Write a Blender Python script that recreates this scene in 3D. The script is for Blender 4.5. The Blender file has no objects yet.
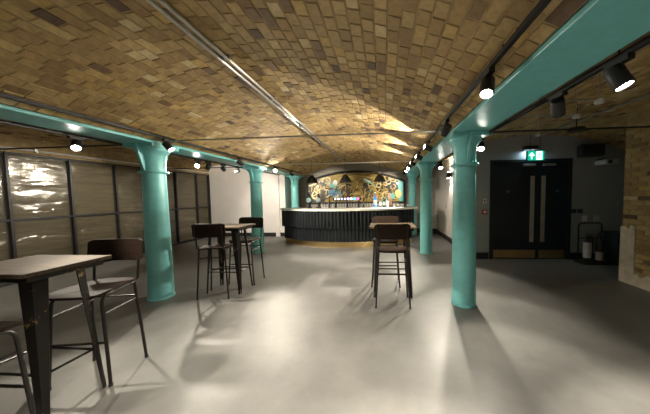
import bpy, bmesh, math, random
import numpy as np
from mathutils import Vector, Matrix, noise as mnoise
random.seed(7); np.random.seed(7)
scene = bpy.context.scene
COL = scene.collection
PI = math.pi

# ------------------------------------------------------------------ camera
IMW, IMH = 650, 414
FPX, YAW, PITCH, ROLL, CX, CY = 234.36, 0.0782, -0.0526, -0.0151, 364.85, 207.48
EYE = Vector((0, 0, 1.5))
_fwd = Vector((-math.sin(YAW)*math.cos(PITCH), math.cos(YAW)*math.cos(PITCH), math.sin(PITCH)))
_r0 = Vector((math.cos(YAW), math.sin(YAW), 0)); _u0 = _r0.cross(_fwd)
_r = _r0*math.cos(ROLL) + _u0*math.sin(ROLL)
_u = -_r0*math.sin(ROLL) + _u0*math.cos(ROLL)
cd = bpy.data.cameras.new('camera'); cam = bpy.data.objects.new('camera', cd); COL.objects.link(cam)
cd.sensor_fit = 'HORIZONTAL'; cd.sensor_width = 36.0; cd.lens = FPX*36.0/IMW
cd.shift_x = -(CX-IMW/2)/IMW; cd.shift_y = (CY-IMH/2)/IMW
cd.clip_start = 0.02; cd.clip_end = 100
m = Matrix((_r, _u, -_fwd)).transposed().to_4x4(); m.translation = EYE
cam.matrix_world = m
scene.camera = cam
def proj_px(P):
    d = P - np.array(EYE); z = d @ np.array(_fwd)
    z = np.where(z < .05, 1e-6, z)
    return CX + FPX*(d @ np.array(_r))/z, CY - FPX*(d @ np.array(_u))/z, z

# ------------------------------------------------------------------ world, exposure
w = bpy.data.worlds.new('world'); scene.world = w; w.use_nodes = True
w.node_tree.nodes['Background'].inputs[0].default_value = (0.5, 0.55, 0.6, 1)
w.node_tree.nodes['Background'].inputs[1].default_value = 0.02
vs = scene.view_settings
vs.view_transform = 'Standard'; vs.look = 'None'; vs.gamma = 1; vs.use_curve_mapping = False
vs.exposure = 1.22
WARM = (1.0, 0.90, 0.74)
POWER = 1.0          # overall scale of the track spotlights

# ------------------------------------------------------------------ materials
def new_mat(name):
    mt = bpy.data.materials.new(name); mt.use_nodes = True
    nt = mt.node_tree; return mt, nt, nt.nodes['Principled BSDF']
def N(nt, typ, **kw):
    n = nt.nodes.new(typ)
    for k, v in kw.items(): setattr(n, k, v)
    return n
def setin(n, **kw):
    for k, v in kw.items(): n.inputs[k.replace('_', ' ')].default_value = v
def rgba(c): return (c[0], c[1], c[2], 1)
MATS = {}
def mat(name, col, rough=.5, metal=0, var=.15, scale=8, bump=0, emit=0, emit_col=None, coords='Object'):
    """principled colour with soft noise variation (and optional fine relief)"""
    mt, nt, b = new_mat(name)
    tc = N(nt, 'ShaderNodeTexCoord'); nz = N(nt, 'ShaderNodeTexNoise')
    setin(nz, Scale=scale, Detail=5.0, Roughness=.6)
    nt.links.new(tc.outputs[coords], nz.inputs['Vector'])
    cr = N(nt, 'ShaderNodeValToRGB')
    cr.color_ramp.elements[0].position = .3; cr.color_ramp.elements[1].position = .7
    cr.color_ramp.elements[0].color = rgba([c*(1-var) for c in col])
    cr.color_ramp.elements[1].color = rgba([min(1, c*(1+var)) for c in col])
    nt.links.new(nz.outputs['Fac'], cr.inputs['Fac']); nt.links.new(cr.outputs['Color'], b.inputs['Base Color'])
    b.inputs['Roughness'].default_value = rough; b.inputs['Metallic'].default_value = metal
    if bump:
        bp = N(nt, 'ShaderNodeBump'); setin(bp, Strength=bump, Distance=.01)
        nt.links.new(nz.outputs['Fac'], bp.inputs['Height']); nt.links.new(bp.outputs['Normal'], b.inputs['Normal'])
    if emit:
        b.inputs['Emission Color'].default_value = rgba(emit_col or col); b.inputs['Emission Strength'].default_value = emit
    MATS[name] = mt; return mt
M = MATS
mat('teal_paint', (.20, .575, .585), .35, var=.07, scale=14, bump=.12)
mat('black_metal', (.018, .018, .020), .42, metal=.3)
mat('black_tube', (.025, .022, .020), .35, metal=.5)
mat('dark_gap', (.012, .012, .013), .8)
mat('galvanised', (.50, .50, .48), .35, metal=.85, scale=20)
mat('grey_conduit', (.62, .62, .60), .45, metal=.2)
mat('grey_render', (.30, .275, .235), .8, var=.1, scale=4, bump=.15)
mat('white_wall', (.72, .685, .665), .75, var=.04, scale=3, bump=.05)
mat('grey_wall', (.36, .38, .39), .7, var=.06, scale=3, bump=.05)
mat('skirting', (.02, .02, .023), .45)
mat('brass', (.72, .52, .25), .28, metal=1, var=.08, scale=5)
mat('slat_paint', (.010, .014, .018), .42)
mat('bar_carcass', (.008, .009, .010), .8)
mat('marble_top', (.88, .85, .80), .25, var=.06, scale=6)
mat('door_paint', (.012, .020, .026), .38, var=.1)
mat('door_plate', (.52, .49, .43), .4, metal=.6, scale=3)
mat('closer_metal', (.45, .45, .44), .35, metal=.8)
mat('pendant_black', (.02, .019, .018), .45)
mat('pendant_inner', (.75, .62, .38), .5)
mat('chrome', (.75, .75, .76), .18, metal=1, var=.03)
mat('plastic_black', (.02, .02, .022), .5)
mat('dark_teal_box', (.02, .05, .055), .55)
mat('red_plastic', (.55, .03, .025), .4)
mat('white_plastic', (.8, .8, .78), .4, var=.03)
mat('pale_grey', (.55, .56, .56), .5)
mat('bulb', (1, .8, .5), emit=25, emit_col=(1, .8, .5))
mat('lens_on', (1, .93, .82), emit=40, emit_col=(1, .93, .82))
mat('lens_star', (1, .93, .82), emit=260, emit_col=(1, .93, .82))
mat('lens_off', (.10, .10, .11), .15)
mat('sign_green', (.0, .45, .26), emit=.45, emit_col=(.0, .50, .30))
mat('sign_white', (.8, 1, .95), emit=.9, emit_col=(.75, 1, .95))
mat('stone_paint', (.62, .55, .45), .8, var=.25, scale=7, bump=.3)
mat('stool_vinyl_edge', (.05, .03, .022), .4)

def wood(name, c1, c2, rough=.4, scale=6, axis=1):
    mt, nt, b = new_mat(name)
    tc = N(nt, 'ShaderNodeTexCoord'); mp = N(nt, 'ShaderNodeMapping')
    s = [scale*3]*3; s[axis] = scale*.35; mp.inputs['Scale'].default_value = s
    nz = N(nt, 'ShaderNodeTexNoise'); setin(nz, Scale=2.0, Detail=8.0, Roughness=.65, Distortion=.6)
    cr = N(nt, 'ShaderNodeValToRGB'); cr.color_ramp.elements[0].position = .32; cr.color_ramp.elements[1].position = .7
    cr.color_ramp.elements[0].color = rgba(c1); cr.color_ramp.elements[1].color = rgba(c2)
    L = nt.links.new
    L(tc.outputs['Object'], mp.inputs['Vector']); L(mp.outputs['Vector'], nz.inputs['Vector'])
    L(nz.outputs['Fac'], cr.inputs['Fac']); L(cr.outputs['Color'], b.inputs['Base Color'])
    bp = N(nt, 'ShaderNodeBump'); setin(bp, Strength=.15, Distance=.004)
    L(nz.outputs['Fac'], bp.inputs['Height']); L(bp.outputs['Normal'], b.inputs['Normal'])
    b.inputs['Roughness'].default_value = rough; b.inputs['Specular IOR Level'].default_value = .07
    MATS[name] = mt
wood('table_wood', (.036, .026, .018), (.090, .066, .045), .6, axis=0)
wood('seat_wood', (.013, .009, .007), (.032, .020, .014), .45, axis=1)

def worn_metal():
    mt, nt, b = new_mat('worn_metal'); L = nt.links.new
    tc = N(nt, 'ShaderNodeTexCoord'); nz = N(nt, 'ShaderNodeTexNoise'); setin(nz, Scale=9.0, Detail=6.0, Roughness=.7)
    cr = N(nt, 'ShaderNodeValToRGB'); cr.color_ramp.interpolation = 'EASE'
    e = cr.color_ramp.elements; e[0].position = .60; e[0].color = (.016, .014, .012, 1); e[1].position = .70; e[1].color = (.30, .19, .07, 1)
    L(tc.outputs['Object'], nz.inputs['Vector']); L(nz.outputs['Fac'], cr.inputs['Fac']); L(cr.outputs['Color'], b.inputs['Base Color'])
    b.inputs['Metallic'].default_value = .6; b.inputs['Roughness'].default_value = .42
    MATS['worn_metal'] = mt
worn_metal()

def brick_mat():
    mt, nt, b = new_mat('brick'); L = nt.links.new
    at = N(nt, 'ShaderNodeAttribute', attribute_name='tone')
    cr = N(nt, 'ShaderNodeValToRGB'); r = cr.color_ramp
    stops = [(0, (.085, .060, .042)), (.10, (.170, .106, .058)), (.28, (.300, .192, .086)), (.5, (.40, .272, .112)),
             (.72, (.48, .345, .160)), (.86, (.52, .352, .120)), (1, (.60, .49, .28))]
    r.elements[0].position, r.elements[0].color = stops[0][0], rgba(stops[0][1])
    r.elements[1].position, r.elements[1].color = stops[-1][0], rgba(stops[-1][1])
    for p, c in stops[1:-1]:
        e = r.elements.new(p); e.color = rgba(c)
    tc = N(nt, 'ShaderNodeTexCoord'); nz = N(nt, 'ShaderNodeTexNoise'); setin(nz, Scale=22.0, Detail=6.0, Roughness=.7)
    mx = N(nt, 'ShaderNodeMix', data_type='RGBA', blend_type='OVERLAY'); mx.inputs['Factor'].default_value = .6
    L(at.outputs['Fac'], cr.inputs['Fac']); L(tc.outputs['Object'], nz.inputs['Vector'])
    L(cr.outputs['Color'], mx.inputs['A']); L(nz.outputs['Fac'], mx.inputs['B']); L(mx.outputs['Result'], b.inputs['Base Color'])
    bp = N(nt, 'ShaderNodeBump'); setin(bp, Strength=.5, Distance=.006)
    L(nz.outputs['Fac'], bp.inputs['Height']); L(bp.outputs['Normal'], b.inputs['Normal'])
    b.inputs['Roughness'].default_value = .82
    MATS['brick'] = mt
brick_mat()
mat('mortar', (.36, .262, .125), .9, var=.3, scale=9, bump=.6)

def floor_mat():
    mt, nt, b = new_mat('concrete'); L = nt.links.new
    tc = N(nt, 'ShaderNodeTexCoord')
    n1 = N(nt, 'ShaderNodeTexNoise'); setin(n1, Scale=.9, Detail=7.0, Roughness=.62, Distortion=.4)
    n2 = N(nt, 'ShaderNodeTexNoise'); setin(n2, Scale=5.5, Detail=8.0, Roughness=.7)
    for n in (n1, n2): L(tc.outputs['Object'], n.inputs['Vector'])
    ad = N(nt, 'ShaderNodeMath', operation='MULTIPLY_ADD'); ad.inputs[1].default_value = .45
    L(n2.outputs['Fac'], ad.inputs[0]); L(n1.outputs['Fac'], ad.inputs[2])
    cr = N(nt, 'ShaderNodeValToRGB'); e = cr.color_ramp.elements
    e[0].position = .52; e[0].color = (.120, .1185, .113, 1); e[1].position = .92; e[1].color = (.192, .190, .182, 1)
    L(ad.outputs[0], cr.inputs['Fac']); L(cr.outputs['Color'], b.inputs['Base Color'])
    mr = N(nt, 'ShaderNodeMapRange'); setin(mr, From_Min=.3, From_Max=.7, To_Min=.36, To_Max=.52)
    L(n1.outputs['Fac'], mr.inputs['Value']); L(mr.outputs['Result'], b.inputs['Roughness'])
    bp = N(nt, 'ShaderNodeBump'); setin(bp, Strength=.06, Distance=.01)
    L(n2.outputs['Fac'], bp.inputs['Height']); L(bp.outputs['Normal'], b.inputs['Normal'])
    MATS['concrete'] = mt
floor_mat()

def film_mat():
    mt, nt, b = new_mat('plastic_film'); L = nt.links.new
    nt.nodes.remove(b)
    tc = N(nt, 'ShaderNodeTexCoord'); mp = N(nt, 'ShaderNodeMapping'); mp.inputs['Scale'].default_value = (1, 3, 14)
    nz = N(nt, 'ShaderNodeTexNoise'); setin(nz, Scale=1.3, Detail=4.0, Roughness=.55, Distortion=.8)
    bp = N(nt, 'ShaderNodeBump'); setin(bp, Strength=.13, Distance=.02)
    L(tc.outputs['Object'], mp.inputs['Vector']); L(mp.outputs['Vector'], nz.inputs['Vector']); L(nz.outputs['Fac'], bp.inputs['Height'])
    tr = N(nt, 'ShaderNodeBsdfTransparent'); tr.inputs[0].default_value = (.93, .90, .82, 1)
    df = N(nt, 'ShaderNodeBsdfDiffuse'); df.inputs['Color'].default_value = (.42, .38, .29, 1)
    gl = N(nt, 'ShaderNodeBsdfGlossy'); gl.inputs['Color'].default_value = (.95, .93, .88, 1); gl.inputs['Roughness'].default_value = .16
    L(bp.outputs['Normal'], gl.inputs['Normal'])
    m1 = N(nt, 'ShaderNodeMixShader'); m1.inputs[0].default_value = .10
    m2 = N(nt, 'ShaderNodeMixShader'); m2.inputs[0].default_value = .075
    L(tr.outputs[0], m1.inputs[1]); L(df.outputs[0], m1.inputs[2]); L(m1.outputs[0], m2.inputs[1]); L(gl.outputs[0], m2.inputs[2])
    L(m2.outputs[0], nt.nodes['Material Output'].inputs['Surface'])
    MATS['plastic_film'] = mt
film_mat()
def attr_mat(name, attr, rough=.45):
    mt, nt, b = new_mat(name)
    a = N(nt, 'ShaderNodeAttribute', attribute_name=attr); nt.links.new(a.outputs['Color'], b.inputs['Base Color'])
    b.inputs['Roughness'].default_value = rough; MATS[name] = mt
attr_mat('mural_paint', 'paint')
def glass(name, col, rough=.05):
    mt, nt, b = new_mat(name); b.inputs['Base Color'].default_value = rgba(col)
    b.inputs['Roughness'].default_value = rough; b.inputs['Transmission Weight'].default_value = .85; b.inputs['IOR'].default_value = 1.45
    MATS[name] = mt
glass('clear_glass', (.9, .93, .93)); glass('blue_glass', (.08, .30, .85)); glass('green_glass', (.15, .4, .22)); glass('amber_glass', (.75, .32, .06))

# ------------------------------------------------------------------ mesh helpers
def box(bm, x0, x1, y0, y1, z0, z1, mtx=None):
    vs_ = [bm.verts.new((x, y, z)) for z in (z0, z1) for y in (y0, y1) for x in (x0, x1)]
    for f in ((0, 2, 3, 1), (4, 5, 7, 6), (0, 1, 5, 4), (2, 6, 7, 3), (0, 4, 6, 2), (1, 3, 7, 5)):
        bm.faces.new([vs_[i] for i in f])
    if mtx: bmesh.ops.transform(bm, matrix=mtx, verts=vs_)
    return vs_
def hexa(bm, bot, top):
    """prism between two corresponding loops of points"""
    a = [bm.verts.new(p) for p in bot]; b = [bm.verts.new(p) for p in top]; n = len(a)
    bm.faces.new(a[::-1]); bm.faces.new(b)
    for i in range(n): bm.faces.new((a[i], a[(i+1) % n], b[(i+1) % n], b[i]))
def rounded(pts, rad, n=4):
    """polyline with rounded corners"""
    pts = [Vector(p) for p in pts]; out = [pts[0]]
    for i in range(1, len(pts)-1):
        p, a, b = pts[i], pts[i-1], pts[i+1]
        da, db = (a-p), (b-p); r = min(rad, da.length*.45, db.length*.45)
        s, e = p+da.normalized()*r, p+db.normalized()*r
        for k in range(n+1):
            t = k/n; out.append(s*(1-t)**2 + p*2*t*(1-t) + e*t*t)
    out.append(pts[-1]); return out
def tube(bm, pts, r, seg=8, r2=None):
    pts = [Vector(p) for p in pts]; n = len(pts)
    t0 = (pts[1]-pts[0]).normalized(); up = Vector((0, 0, 1)) if abs(t0.z) < .9 else Vector((1, 0, 0))
    nrm = (up - t0*up.dot(t0)).normalized(); rings = []
    for i, p in enumerate(pts):
        t = (pts[min(i+1, n-1)]-pts[max(i-1, 0)]).normalized()
        nrm = (nrm - t*nrm.dot(t)).normalized(); bn = t.cross(nrm)
        rr = r if r2 is None else r+(r2-r)*i/(n-1)
        rings.append([bm.verts.new(p+(nrm*math.cos(2*PI*k/seg)+bn*math.sin(2*PI*k/seg))*rr) for k in range(seg)])
    for a, b in zip(rings, rings[1:]):
        for k in range(seg): bm.faces.new((a[k], a[(k+1) % seg], b[(k+1) % seg], b[k]))
    bm.faces.new(rings[0][::-1]); bm.faces.new(rings[-1])
def lathe(bm, prof, seg=24, c=(0, 0, 0), mtx=None):
    rings = []
    allv = []
    for r, z in prof:
        ring = [bm.verts.new((c[0]+max(r, 1e-4)*math.cos(2*PI*k/seg), c[1]+max(r, 1e-4)*math.sin(2*PI*k/seg), c[2]+z)) for k in range(seg)]
        rings.append(ring); allv += ring
    for a, b in zip(rings, rings[1:]):
        for k in range(seg): bm.faces.new((a[k], a[(k+1) % seg], b[(k+1) % seg], b[k]))
    bm.faces.new(rings[0][::-1]); bm.faces.new(rings[-1])
    if mtx: bmesh.ops.transform(bm, matrix=mtx, verts=allv)
def mesh_of(bm, smooth=False, ang=40):
    bmesh.ops.recalc_face_normals(bm, faces=bm.faces)
    me = bpy.data.meshes.new('mesh'); bm.to_mesh(me); bm.free()
    if smooth:
        me.polygons.foreach_set('use_smooth', [True]*len(me.polygons))
        try: me.set_sharp_from_angle(angle=math.radians(ang))
        except Exception: pass
    return me
def obj(name, src, material, parent=None, smooth=False, bevel=0, loc=None, rot=None):
    me = mesh_of(src, smooth) if isinstance(src, bmesh.types.BMesh) else src
    me.name = name
    if material is not None and not me.materials: me.materials.append(M[material])
    o = bpy.data.objects.new(name, me); COL.objects.link(o)
    if parent: o.parent = parent
    if loc: o.location = loc
    if rot: o.rotation_euler = rot
    if bevel:
        b = o.modifiers.new('bevel', 'BEVEL'); b.width = bevel; b.segments = 2; b.limit_method = 'ANGLE'
    return o
def BM(): return bmesh.new()
def bxo(name, dims, material, parent=None, bevel=0, **k):
    bm = BM(); box(bm, *dims); return obj(name, bm, material, parent, bevel=bevel, **k)
def tag(o, label, cat, group=None):
    o['label'] = label; o['category'] = cat
    if group: o['group'] = group
    return o
def thing(name, label, cat, loc=(0, 0, 0), rz=0, group=None):
    o = bpy.data.objects.new(name, None); COL.objects.link(o); o.empty_display_size = .1
    o.location = loc; o.rotation_euler = (0, 0, rz); return tag(o, label, cat, group)
def struct(o): o['kind'] = 'structure'; return o
def copy_tree(o, parent=None):
    c = o.copy(); COL.objects.link(c); c.parent = parent
    for ch in list(o.children): copy_tree(ch, c)
    return c

# ------------------------------------------------------------------ layout constants
XL, XR = -3.376, 1.085                 # column rows
ROWY = (3.24, 6.03, 8.81)              # column depth positions
PITCHX = XR-XL; BH = .21               # bay width, half beam width
SOF, SPR, CRN = 2.27, 2.31, 2.77       # beam soffit, vault springing, crown
HS = PITCHX/2-BH; VR = (HS*HS+(CRN-SPR)**2)/(2*(CRN-SPR))
Y0, Y1 = -2.5, 9.4
XPART = -6.6                           # partition
XPIER, YPIER = 3.97, 4.2               # brick pier face and its far end
YDOOR = 5.5; XCOR = 2.05; XREC = 5.35  # door wall, corridor wall, recess end
YBL = 8.5                              # pale wall left of the bar
BAYS = {'main': (XL+XR)/2, 'left': (XL+XR)/2-PITCHX, 'right': (XL+XR)/2+PITCHX}
def vz(x, c):
    d = x-c; return CRN-VR+math.sqrt(VR*VR-d*d)

# ------------------------------------------------------------------ floor
bm = BM(); box(bm, XPART-.1, XREC+.1, Y0-.1, Y1+.1, -.12, 0)
struct(obj('floor', bm, 'concrete'))

# ------------------------------------------------------------------ brick vaults
def tone():
    t = random.gauss(.54, .15)
    u = random.random()
    if u < .06: t = random.uniform(.03, .2)
    elif u > .93: t = random.uniform(.85, 1)
    return min(1, max(0, t))
class BrickSet:
    """quads of one brick: outer face bulged, four sides"""
    def __init__(s): s.items = []
    def add(s, P, Q): s.items.append((np.array(P), np.array(Q), tone()))   # P base loop(4), Q proud loop(4)
def brick_mesh(items, name):
    V, F, T = [], [], []
    for P, Q, t in items:
        o = len(V); V += list(map(tuple, P))+list(map(tuple, Q))
        F += [(o+4, o+5, o+6, o+7), (o, o+1, o+5, o+4), (o+1, o+2, o+6, o+5), (o+2, o+3, o+7, o+6), (o+3, o, o+4, o+7)]
        T += [t]*8
    me = bpy.data.meshes.new(name); me.from_pydata(V, [], F)
    a = me.attributes.new('tone', 'FLOAT', 'POINT'); a.data.foreach_set('value', T)
    me.materials.append(M['brick']); return me
def build_bricks(bs, parent, top=300, minpx=5.0):
    """largest ones in view as parts of their own, the rest as one"""
    Qs = np.array([q for _, q, _ in bs.items])
    u, v, z = proj_px(Qs.reshape(-1, 3)); u = u.reshape(-1, 4); v = v.reshape(-1, 4); z = z.reshape(-1, 4)
    area = .5*np.abs((u[:, 2]-u[:, 0])*(v[:, 3]-v[:, 1])-(u[:, 3]-u[:, 1])*(v[:, 2]-v[:, 0]))
    cu, cv = u.mean(1), v.mean(1)
    ok = (z.min(1) > .3) & (cu > -5) & (cu < IMW+5) & (cv > -5) & (cv < IMH+5) & (area > minpx*minpx)
    order = [i for i in np.argsort(-area) if ok[i]][:top]
    chosen = set(order)
    for i in order:
        P, Q, t = bs.items[i]
        c = P.mean(0); me = brick_mesh([(P-c, Q-c, t)], 'brick')
        o = bpy.data.objects.new('brick', me); COL.objects.link(o); o.parent = parent; o.location = c
    rest = [b for i, b in enumerate(bs.items) if i not in chosen]
    if rest:
        o = bpy.data.objects.new('brickwork', brick_mesh(rest, 'brickwork')); COL.objects.link(o); o.parent = parent
        o['kind'] = 'stuff'
def vault(cx, x0, x1, y0, y1, yb0, yb1, top):
    # mortar shell (solid, with thickness above)
    n = 48; bm = BM(); lo, hi = [], []
    for i in range(n+1):
        x = x0+(x1-x0)*i/n; z = vz(x, cx)
        lo.append([bm.verts.new((x, y, z)) for y in (y0, y1)]); hi.append([bm.verts.new((x, y, CRN+.12)) for y in (y0, y1)])
    for i in range(n):
        bm.faces.new((lo[i][0], lo[i+1][0], lo[i+1][1], lo[i][1])); bm.faces.new((hi[i][0], hi[i][1], hi[i+1][1], hi[i+1][0]))
        for k in (0, 1): bm.faces.new((lo[i][k], hi[i][k], hi[i+1][k], lo[i+1][k]))
    for i in (0, n): bm.faces.new((lo[i][0], lo[i][1], hi[i][1], hi[i][0]))
    o = struct(obj('ceiling', bm, 'mortar', smooth=True))
    # bricks: courses run along the vault, half-bond
    cw, cl, j = .088, .128, .010
    a0 = math.asin((x0-cx)/VR); a1 = math.asin((x1-cx)/VR); nc = int((a1-a0)*VR/cw); da = (a1-a0)/nc
    zc = CRN-VR; bs = BrickSet()
    for c in range(nc):
        y = yb0+(.5*cl if c % 2 else 0)+random.uniform(-.02, .02)
        while y < yb1-.05:
            L = cl*(1.5 if random.random() < .22 else random.uniform(.9, 1.1))
            ya, yb = y+j/2, min(y+L-j/2, yb1)
            A0 = a0+c*da+(j/2)/VR; A1 = a0+(c+1)*da-(j/2)/VR
            A0 += random.uniform(-.002, .002)/VR; A1 += random.uniform(-.002, .002)/VR
            pr = random.uniform(.002, .007)
            def pt(a, yy, p): return (cx+(VR-p)*math.sin(a), yy, zc+(VR-p)*math.cos(a))
            e = .003
            P = [pt(A0, ya, -.004), pt(A0, yb, -.004), pt(A1, yb, -.004), pt(A1, ya, -.004)]
            Q = [pt(A0+e/VR, ya+e, pr+random.uniform(-.0015, .0015)), pt(A0+e/VR, yb-e, pr+random.uniform(-.0015, .0015)),
                 pt(A1-e/VR, yb-e, pr+random.uniform(-.003, .003)), pt(A1-e/VR, ya+e, pr+random.uniform(-.003, .003))]
            bs.add(P, Q); y += L
    build_bricks(bs, o, top)
    return o
cm = BAYS['main']; vault(cm, cm-HS, cm+HS, Y0, Y1, -.6, Y1, 300)
cl_ = BAYS['left']; vault(cl_, XPART-.05, cl_+HS, Y0, YBL, 0, YBL, 0)
cr_ = BAYS['right']; vault(cr_, cr_-HS, XREC+.05, Y0, Y1, 0, YDOOR, 60)

# ------------------------------------------------------------------ iron beams and columns
def beam(x, label):
    t = thing('iron_beam', label, 'beam', (x, 0, 0))
    bxo('bottom_flange', (-BH, BH, Y0, Y1, SOF, SOF+.035), 'teal_paint', t, bevel=.006)
    bxo('web', (-.17, .17, Y0, Y1, SOF+.035, CRN+.1), 'teal_paint', t)
beam(XR, 'teal painted iron beam carried by the columns beside the double doors')
beam(XL, 'teal painted iron beam carried by the columns along the plastic-covered partition')
def column(x, y, label):
    t = thing('cast_iron_column', label, 'column', (x, y, 0), 0, 'teal cast iron columns')
    bm = BM(); lathe(bm, [(.165, 0), (.165, .02), (.155, .03), (.150, .9), (.138, 1.86)], 32); obj('shaft', bm, 'teal_paint', t, smooth=True)
    bm = BM(); lathe(bm, [(.14, 1.86), (.172, 1.865), (.178, 1.88), (.172, 1.895), (.14, 1.90)], 32); obj('astragal_ring', bm, 'teal_paint', t, smooth=True)
    bm = BM(); lathe(bm, [(.142, 1.90), (.142, 2.06), (.150, 2.08), (.150, 2.10), (.165, 2.14), (.195, 2.175), (.205, 2.19), (.205, 2.215)], 32)
    obj('capital', bm, 'teal_paint', t, smooth=True)
    bxo('cap_plate', (-.22, .22, -.22, .22, 2.215, SOF), 'teal_paint', t, bevel=.006)
    for s in (-1, 1):   # gusset brackets from the beam down to the ring
        bm = BM(); hexa(bm, [(-.02, s*.13, 1.90), (.02, s*.13, 1.90), (.02, s*.16, 1.90), (-.02, s*.16, 1.90)],
                        [(-.02, s*.13, SOF-.055), (.02, s*.13, SOF-.055), (.02, s*.26, SOF-.01), (-.02, s*.26, SOF-.01)])
        obj('bracket', bm, 'teal_paint', t, bevel=.004)
column(XR, ROWY[0], 'teal cast iron column standing in front of the dark double doors')
column(XR, ROWY[1], 'teal cast iron column between the end of the bar and the corridor wall')
column(XR, ROWY[2], 'teal cast iron column behind the bar at the teal edge of the mural')
column(XL, ROWY[0], 'teal cast iron column beside the plastic-covered partition')
column(XL, ROWY[1], 'teal cast iron column behind the stool, in front of the pale wall')
column(XL, ROWY[2], 'teal cast iron column behind the bar between pale wall and mural')

# tie rods across the vaults
for y, lb in zip(ROWY, ('thin iron tie rod across the vault between the columns nearest the doors', 'thin iron tie rod across the vault in front of the pendants', 'thin iron tie rod across the vault in front of the mural')):
    t = thing('tie_rod', lb, 'rod', (cm, y, 2.335), 0, 'tie rods across the main vault')
    bm = BM(); tube(bm, [(-HS+.02, 0, 0), (HS-.02, 0, 0)], .011, 8); obj('rod', bm, 'galvanised', t, smooth=True)
    for s in (-1, 1):
        bm = BM(); lathe(bm, [(.03, -.012), (.03, .012)], 6, mtx=Matrix.Translation((s*(HS-.02), 0, 0)) @ Matrix.Rotation(PI/2, 4, 'Y')); obj('nut', bm, 'galvanised', t)

for bc, y, w0, w1, lb in ((BAYS['left'], ROWY[0], XPART+.03, XL-BH, 'thin dark tie rod between partition and the nearest partition column'), (BAYS['left'], ROWY[1], XPART+.03, XL-BH, 'thin dark tie rod between partition and the column by the pale wall'),
                          (BAYS['right'], ROWY[0], XR+BH, XPIER-.03, 'thin dark tie rod between the doors column and the brick pier')):
    t = thing('tie_rod', lb, 'rod', (0, y, 2.300), 0, 'tie rods in the side bays')
    bm = BM(); tube(bm, [(w0, 0, 0), (w1, 0, 0)], .012, 8); obj('rod', bm, 'black_metal', t, smooth=True)
    bxo('wall_plate', (w0-.015 if bc < 0 else w1, w0 if bc < 0 else w1+.015, -.05, .05, -.05, .05), 'black_metal', t)
# ------------------------------------------------------------------ walls
# pale wall left of the bar, its return, bar end wall
bm = BM(); box(bm, XPART, XL-.27, YBL, YBL+.12, 0, CRN+.1); box(bm, XL-.39, XL-.27, YBL+.12, Y1+.12, 0, CRN+.1)
struct(obj('wall_back_left', bm, 'white_wall'))
bm = BM(); box(bm, XL-.27, XCOR, Y1, Y1+.12, 0, CRN+.1); struct(obj('wall_back_bar', bm, 'grey_render'))
bm = BM(); box(bm, XPART, XL-.25, YBL-.018, YBL, 0, .14); struct(obj('baseboard_back_left', bm, 'skirting', bevel=.004))
bm = BM(); box(bm, XR+.15, XCOR, Y1-.018, Y1, 0, .14); struct(obj('baseboard_corridor_end', bm, 'skirting', bevel=.004))
bxo('trim_1', (-4.02, -3.86, YBL-.06, YBL, 0, 2.6), 'white_wall', bevel=.004)['kind'] = 'structure'
# corridor wall and door wall
bm = BM(); box(bm, XCOR, XCOR+.12, YDOOR+.12, Y1+.12, 0, CRN+.1); struct(obj('wall_corridor', bm, 'white_wall'))
bm = BM(); box(bm, XCOR-.018, XCOR, YDOOR, Y1-.02, 0, .15); struct(obj('baseboard_corridor', bm, 'skirting', bevel=.004))
DX0, DX1, DZ = 2.40, 4.12, 2.235
bm = BM(); box(bm, XCOR, DX0, YDOOR, YDOOR+.12, 0, CRN+.1); box(bm, DX1, XREC, YDOOR, YDOOR+.12, 0, CRN+.1); box(bm, DX0, DX1, YDOOR, YDOOR+.12, DZ, CRN+.1)
struct(obj('wall_door', bm, 'grey_wall'))
bm = BM(); box(bm, XCOR-.018, DX0-.02, YDOOR-.018, YDOOR, 0, .15); box(bm, DX1+.02, XREC, YDOOR-.018, YDOOR, 0, .15); struct(obj('baseboard_door', bm, 'skirting', bevel=.004))
bm = BM(); box(bm, XREC, XREC+.12, YPIER, YDOOR+.12, 0, CRN+.1); struct(obj('wall_recess', bm, 'grey_wall'))
# wall behind the viewer and the near left/right closures
bm = BM(); box(bm, XPART, XREC, Y0-.12, Y0, 0, CRN+.1); struct(obj('wall_front', bm, 'white_wall'))

# brick pier on the door side
bm = BM(); box(bm, XPIER, XREC+.12, Y0, YPIER, 0, CRN+.1); pier = struct(obj('wall_right', bm, 'mortar'))
bs = BrickSet(); ch, bl, j = .075, .225, .011
def painted(y, z): return False
for r in range(int(2.55/ch)):
    z0 = r*ch; off = .5*bl if r % 2 else 0
    y = YPIER
    first = True
    while y > .4:
        L = bl*.5 if (first and r % 2) else bl; first = False
        ya, yb = y-L+j/2, y-j/2
        pr = random.uniform(.006, .016)
        P = [(XPIER+.004, ya, z0+j/2), (XPIER+.004, yb, z0+j/2), (XPIER+.004, yb, z0+ch-j/2), (XPIER+.004, ya, z0+ch-j/2)]
        Q = [(XPIER-pr+random.uniform(-.003, .003), a, b) for a, b in ((ya+.003, z0+j/2+.003), (yb-.003, z0+j/2+.003), (yb-.003, z0+ch-j/2-.003), (ya+.003, z0+ch-j/2-.003))]
        bs.add(P, Q); y -= L
build_bricks(bs, pier, 300, 3.0)
# pale rendered quoin and plinth patches low on the pier
for (ya, yb, z0, z1) in ((3.98, 4.205, 0, .92), (3.0, 3.62, 0, .86), (3.62, 3.98, 0, .20)):
    bm = BM(); n = 7; lo = []; hi = []
    for i in range(n+1):
        yy = ya+(yb-ya)*i/n; zz = z1+random.uniform(-.05, .05)
        lo.append((yy, z0)); hi.append((yy, zz))
    xs = XPIER-.026
    loop = lo+hi[::-1]
    hexa(bm, [(xs, a, b) for a, b in loop], [(XPIER, a, b) for a, b in loop]); obj('render_patch', bm, 'stone_paint', pier)

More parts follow.
